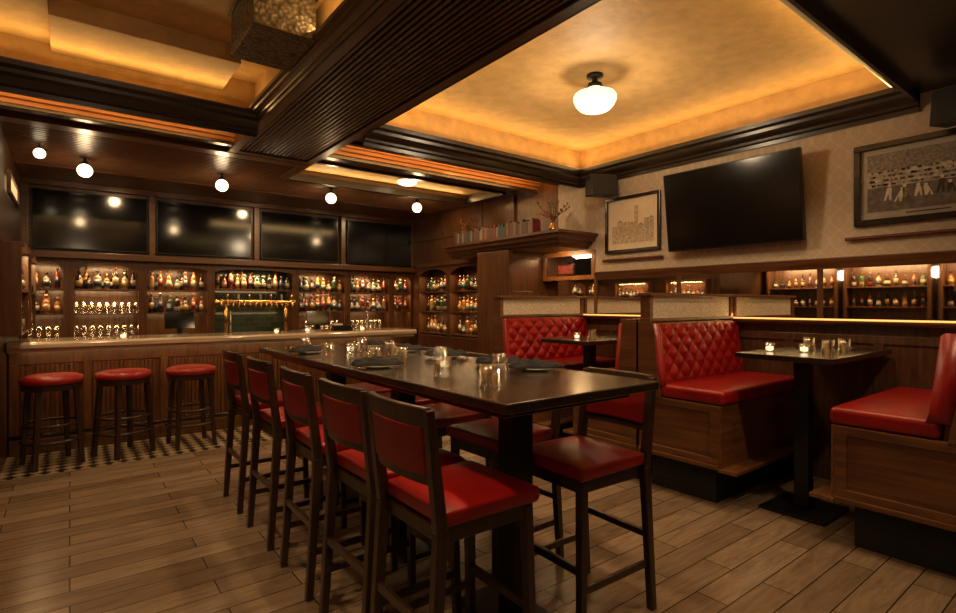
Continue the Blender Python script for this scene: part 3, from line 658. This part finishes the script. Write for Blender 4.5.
picture(.58,1.465,1.99,2.60,.045,.04,'large dark framed vintage sports photograph on wallpaper',crowd,m_mat2,m_ph)
m_rail=mat('rail_wood',(.10,.025,.013),.35)
for y0,y1,z in ((.2,1.52,1.90),(3.12,3.88,1.885)):
    O('wall_rail',MB().tube((0,-(y1-y0)/2,0),(0,(y1-y0)/2,0),.014,10).box(0,.03,-(y1-y0)*.35-.01,-(y1-y0)*.35+.01,-.01,.01).box(0,.03,(y1-y0)*.35-.01,(y1-y0)*.35+.01,-.01,.01),m_rail,(XW-.03,(y0+y1)/2,z),label='slim reddish wooden stick mounted under a framed picture',category='wall rail')
def speaker(loc,rz,label):
    e=E('wall_speaker',label,'speaker',loc,rz)
    O('cabinet',MB().prism([(-.10,0),(.12,.02),(.12,.22),(-.06,.24)],'y',-.15,.15),m_spk,parent=e,bevel=.012,seg=3)
    O('grille',MB().prism([(-.108,.012),(-.10,.0),(-.062,.23),(-.07,.23)],'y',-.14,.14),m_grill,parent=e)
    O('bracket',MB().box(.1,.26,-.02,.02,.1,.14),m_blk,parent=e)
speaker((4.58,3.74,2.56),1.05,'black wall speaker angled in the corner of the wallpaper wall'); speaker((4.6,.80,2.58),-.2,'black wall speaker above the framed photograph')
# ---------------------------------------------------------------- lamps
def school(loc,label):
    e=E('ceiling_lamp',label,'ceiling lamp',loc)
    O('canopy',MB().lathe([(0,0),(.065,0),(.065,-.02),(.03,-.028),(.022,-.035),(.022,-.06),(.055,-.07),(.062,-.105),(0,-.105)],24),m_blk,parent=e,smooth=True)
    O('glass_shade',MB().lathe([(.055,-.10),(.065,-.125),(.12,-.14),(.158,-.155),(.168,-.175),(.166,-.20),(.150,-.235),(.125,-.262),(.11,-.272),(.05,-.280),(0,-.282)],40),m_globe,parent=e,smooth=True)
    return e
sc=school((3.27,2.74,ZC),'schoolhouse ceiling lamp with black cap and opal glass'); dup(sc,(-1.7,.3,ZC)); dup(sc,(.2,-1.6,ZC))  # the two copies are unseen lamps added as fill behind the camera
def globe(loc):
    e=E('globe_lamp','small opal globe lamp hanging from the soffit over the bar','ceiling lamp',loc,group='globe lamps over the bar')
    O('stem',MB().lathe([(0,.0),(.045,0),(.045,-.015),(.012,-.02),(.012,-.05),(.035,-.06),(.038,-.08),(0,-.08)],16),m_blk,parent=e,smooth=True)
    O('globe',MB().lathe([(0.0001,-.08)]+[(.066*math.sin(t),-.142+.066*math.cos(t)) for t in [math.pi*k/12 for k in range(1,12)]]+[(0,-.208)],20),m_globes,parent=e,smooth=True)
    return e
g=globe((.12,6.62,ZS-.02))
for x,y in ((1.36,6.5),(2.62,6.45),(3.82,6.35)): dup(g,(x,y,ZS-.02))
dup(g,(-.22,6.3,ZS-.02),sc=.7)
e=E('recessed_disc_light','flush round ceiling light in the gold recess','ceiling lamp',(3.42,5.92,2.99)); O('lens',MB().lathe([(0,-.07),(.08,-.068),(.115,-.05),(.12,-.02),(.12,0),(0,0)],28),m_bulbw,parent=e,smooth=True); O('rim',MB().lathe([(.12,0),(.135,0),(.135,-.02),(.12,-.02)],24),m_brass,parent=e)
e=E('lit_wall_panel','narrow backlit amber panel in a dark frame on the bar end wall','sign',(XL+.01,6.7,2.38)); O('frame',MB().box(0,.03,-.5,.5,0,.03).box(0,.03,-.5,.5,.17,.2).box(0,.03,-.5,-.47,.03,.17).box(0,.03,.47,.5,.03,.17),w_dz,parent=e); O('lit_face',MB().box(0,.015,-.47,.47,.03,.17),m_sign,parent=e)
mb=MB()
for y in (5.4,7.8): mb.box(XL,XL+.02,y,y+.08,0,1.9)
mb.box(XL,XL+.025,5.3,8.3,1.9,2.0)
ST('trim_17',mb,w_dz,bevel=.004)
for yc in (5.95,7.25):  # invented lit shelves, added so the mirror strip reflects something warm
    e=E('added_reflection_shelf','lit bottle shelf added on the end wall for the mirror reflection','shelf',(XL+.02,yc,0),group='added end wall shelves')
    O('frame',MB().box(0,.13,-.45,-.42,1.15,1.85).box(0,.13,.42,.45,1.15,1.85).box(0,.15,-.45,.45,1.85,1.89).box(0,.01,-.42,.42,1.15,1.85),m_nback,parent=e,bevel=.003)
    for z in (1.17,1.52):
        O('shelf',MB().box(.01,.13,-.42,.42,z-.02,z),w_by,parent=e,bevel=.003)
        for j in range(8): bottle(XL+.09,yc-.35+.1*j,z,'liquor bottles on the end wall shelves',.84)
for k,yc in enumerate((1.7,3.1,4.5)):
    e=E('service_shelf_cabinet','lit wooden service shelf cabinet stocked with bottles','cabinet',(XLL,yc,0),group='service shelf cabinets')
    O('frame',MB().box(0,.32,-.65,-.6,1,2.15).box(0,.32,.6,.65,1,2.15).box(0,.34,-.65,.65,2.15,2.22).box(0,.5,-.65,.65,0,1.0).box(0,.03,-.6,.6,1,2.15),w_bz,parent=e,bevel=.004)
    for z in (1.35,1.72):
        O('shelf',MB().box(.03,.3,-.6,.6,z-.02,z),w_by,parent=e,bevel=.003)
        for j in range(9): bottle(XLL+.18,yc-.52+.13*j,z,'liquor bottles in the service cabinets',.86)
for y in (2.4,3.8):
    e=E('wall_sconce','opal globe sconce on a black arm between service cabinets','wall lamp',(XLL,y,1.95))
    O('arm',MB().box(0,.02,-.04,.04,-.06,.06).tube((.01,0,0),(.14,0,0),.012),m_blk,parent=e); O('globe',MB().lathe([(.0001,-.1)]+[(.1*math.sin(t),-.1*math.cos(t)) for t in [math.pi*k/12 for k in range(1,12)]]+[(0,.1)],20,.2,0,0),m_globes,parent=e,smooth=True)
# ---------------------------------------------------------------- lights
AMB=(1,.60,.21); WARM=(1,.66,.34); PM=1.1
def area(loc,sx,sy,pw,col,rot=(0,0,0)):
    l=bpy.data.lights.new('light','AREA'); l.shape='RECTANGLE'; l.size=sx; l.size_y=sy; l.energy=pw*.85; l.color=col
    o=bpy.data.objects.new('strip_light',l); COL.objects.link(o); o.location=loc; o.rotation_euler=rot; return o
def spot(loc,pw,col=WARM,ang=80,blend=.8,tgt=None,r=.06):
    l=bpy.data.lights.new('spot','SPOT'); l.energy=pw*PM; l.color=col; l.spot_size=math.radians(ang); l.spot_blend=blend; l.shadow_soft_size=r
    o=bpy.data.objects.new('spot_light',l); COL.objects.link(o); o.location=loc
    if tgt: o.rotation_euler=(Vector(tgt)-Vector(loc)).to_track_quat('-Z','Y').to_euler()
    return o
up=math.pi; R=math.radians
area((XW-.10,2.66,2.965),.05,3.0,9,AMB,(up,-R(35),0))
area((3.4,4.15,2.965),2.6,.05,8,AMB,(up+R(35),0,0))
area((2.12,2.66,3.02),.05,3.0,8,AMB,(up,R(35),0))
area((3.4,1.25,3.03),2.3,.05,5,AMB,(up-R(35),0,0))
area((-.4,YC-.14,2.94),3.0,.05,10,AMB,(up+R(35),0,0))
area((1.12,1.2,2.99),.05,4,14,AMB,(up,-R(35),0))
area((3.4,4.66,2.95),2.6,.04,16,(1,.5,.14),(R(100),0,0))
area((-.2,4.79,2.95),2.6,.04,14,(1,.5,.14),(R(100),0,0))
area((3.3,5.48,2.93),2.4,.04,7,AMB,(R(100),0,0)); area((3.3,6.22,2.93),2.4,.04,5,AMB,(R(-100),0,0))
SH=(1,.62,.28)
for i in range(7):
    x0,x1=BX[i],BX[i+1]; f=(x1-x0)/.8
    area(((x0+x1)/2,8.335,1.84 if not(i<2 or i>5) else 1.87),(x1-x0)*.6,.03,3.8*f,SH,(R(20),0,0))
    area(((x0+x1)/2,8.335,1.565 if i!=3 else 1.59),(x1-x0)*.8,.03,2.8*f if i!=3 else 2.0,SH,(R(20),0,0))
    area(((x0+x1)/2,8.335,1.255),(x1-x0)*.8,.03,1.6*f if i!=3 else 1.2,SH,(R(20),0,0))
for y in (6.3,7.2):
    for z in (1.86,1.575,1.255): area((4.66,y,z),.03,.7,2.2,SH)
area((1.6,6.20,.955),3.9,.03,8,(1,.58,.24),(R(20),0,0))
area((XW-.03,1.0,1.30),.03,6,6,AMB,(0,R(110),0))
area((4.6,4.45,2.03),.3,.3,7,SH,(0,R(-20),0))
for yc in (5.95,7.25): area((XL+.13,yc,1.84),.03,.7,5,SH)  # lights for the invented shelves, added to warm the mirror reflection
for y in (1.0,2.3,3.6): spot((1.61,y,2.86),70,WARM,90,tgt=(1.6,y+.1,0))
spot((.3,1.4,3.15),92,WARM,80,tgt=(1.1,2.0,.6))
spot((.2,3.4,3.05),76,WARM,105,tgt=(.5,3.9,0))  # fill spot added over the open floor, no fitting there
for y in (1.6,3.4): spot((3.4,y-.2,3.1),58,WARM,85,tgt=(4.1,y+.3,.8))
spot((2.9,.2,2.86),72,WARM,95,tgt=(3.6,1.2,.5))
spot((2.6,3.4,3.15),38,WARM,100,tgt=(3.0,3.8,0))  # another floor fill spot, added without a fitting
for yc in (1.7,3.1,4.5): area((XLL+.45,yc,2.1),.05,1.1,24,SH,(0,R(30),0))
def point(loc,pw,col=(1,.74,.46),r=.12):
    l=bpy.data.lights.new('bulb','POINT'); l.energy=pw*PM; l.color=col; l.shadow_soft_size=r
    o=bpy.data.objects.new('bulb_light',l); COL.objects.link(o); o.location=loc
point((3.27,2.74,2.78),26); point((-1.7,.3,2.78),13); point((.2,-1.6,2.78),17)  # first bulb belongs to the visible lamp, the others are added fill
for x,y in ((.12,6.62),(1.36,6.5),(2.62,6.45),(3.82,6.35)): point((x,y-.02,2.62),5.5,(1,.66,.34),.05)
for x in (.3,1.9,3.4): spot((x,5.4,2.85),52,WARM,100,tgt=(x,6.1,.3))  # fill spots added to brighten the bar front, no fittings modelled
for x in (.5,2.2,3.9): spot((x,7.4,2.85),28,WARM,110,tgt=(x,8.3,1.8))
spot((4.0,6.8,2.85),20,WARM,100,tgt=(4.9,6.8,2.2)); spot((3.4,5.0,2.9),32,WARM,100,tgt=(4.5,5.0,2.1))
w=bpy.data.worlds.new('w'); S.world=w; w.use_nodes=True; w.node_tree.nodes['Background'].inputs[0].default_value=(.02,.012,.006,1); w.node_tree.nodes['Background'].inputs[1].default_value=.5
c=bpy.data.cameras.new('cam'); co=bpy.data.objects.new('camera',c); COL.objects.link(co); S.camera=co
c.sensor_width=36; c.lens=530/956*36; c.shift_y=-2.5/956; c.clip_start=.02
co.location=(0,0,1.4); co.rotation_euler=(math.radians(90),0,-math.atan2(.610,.792))
S.view_settings.view_transform='Standard'; S.view_settings.look='None'
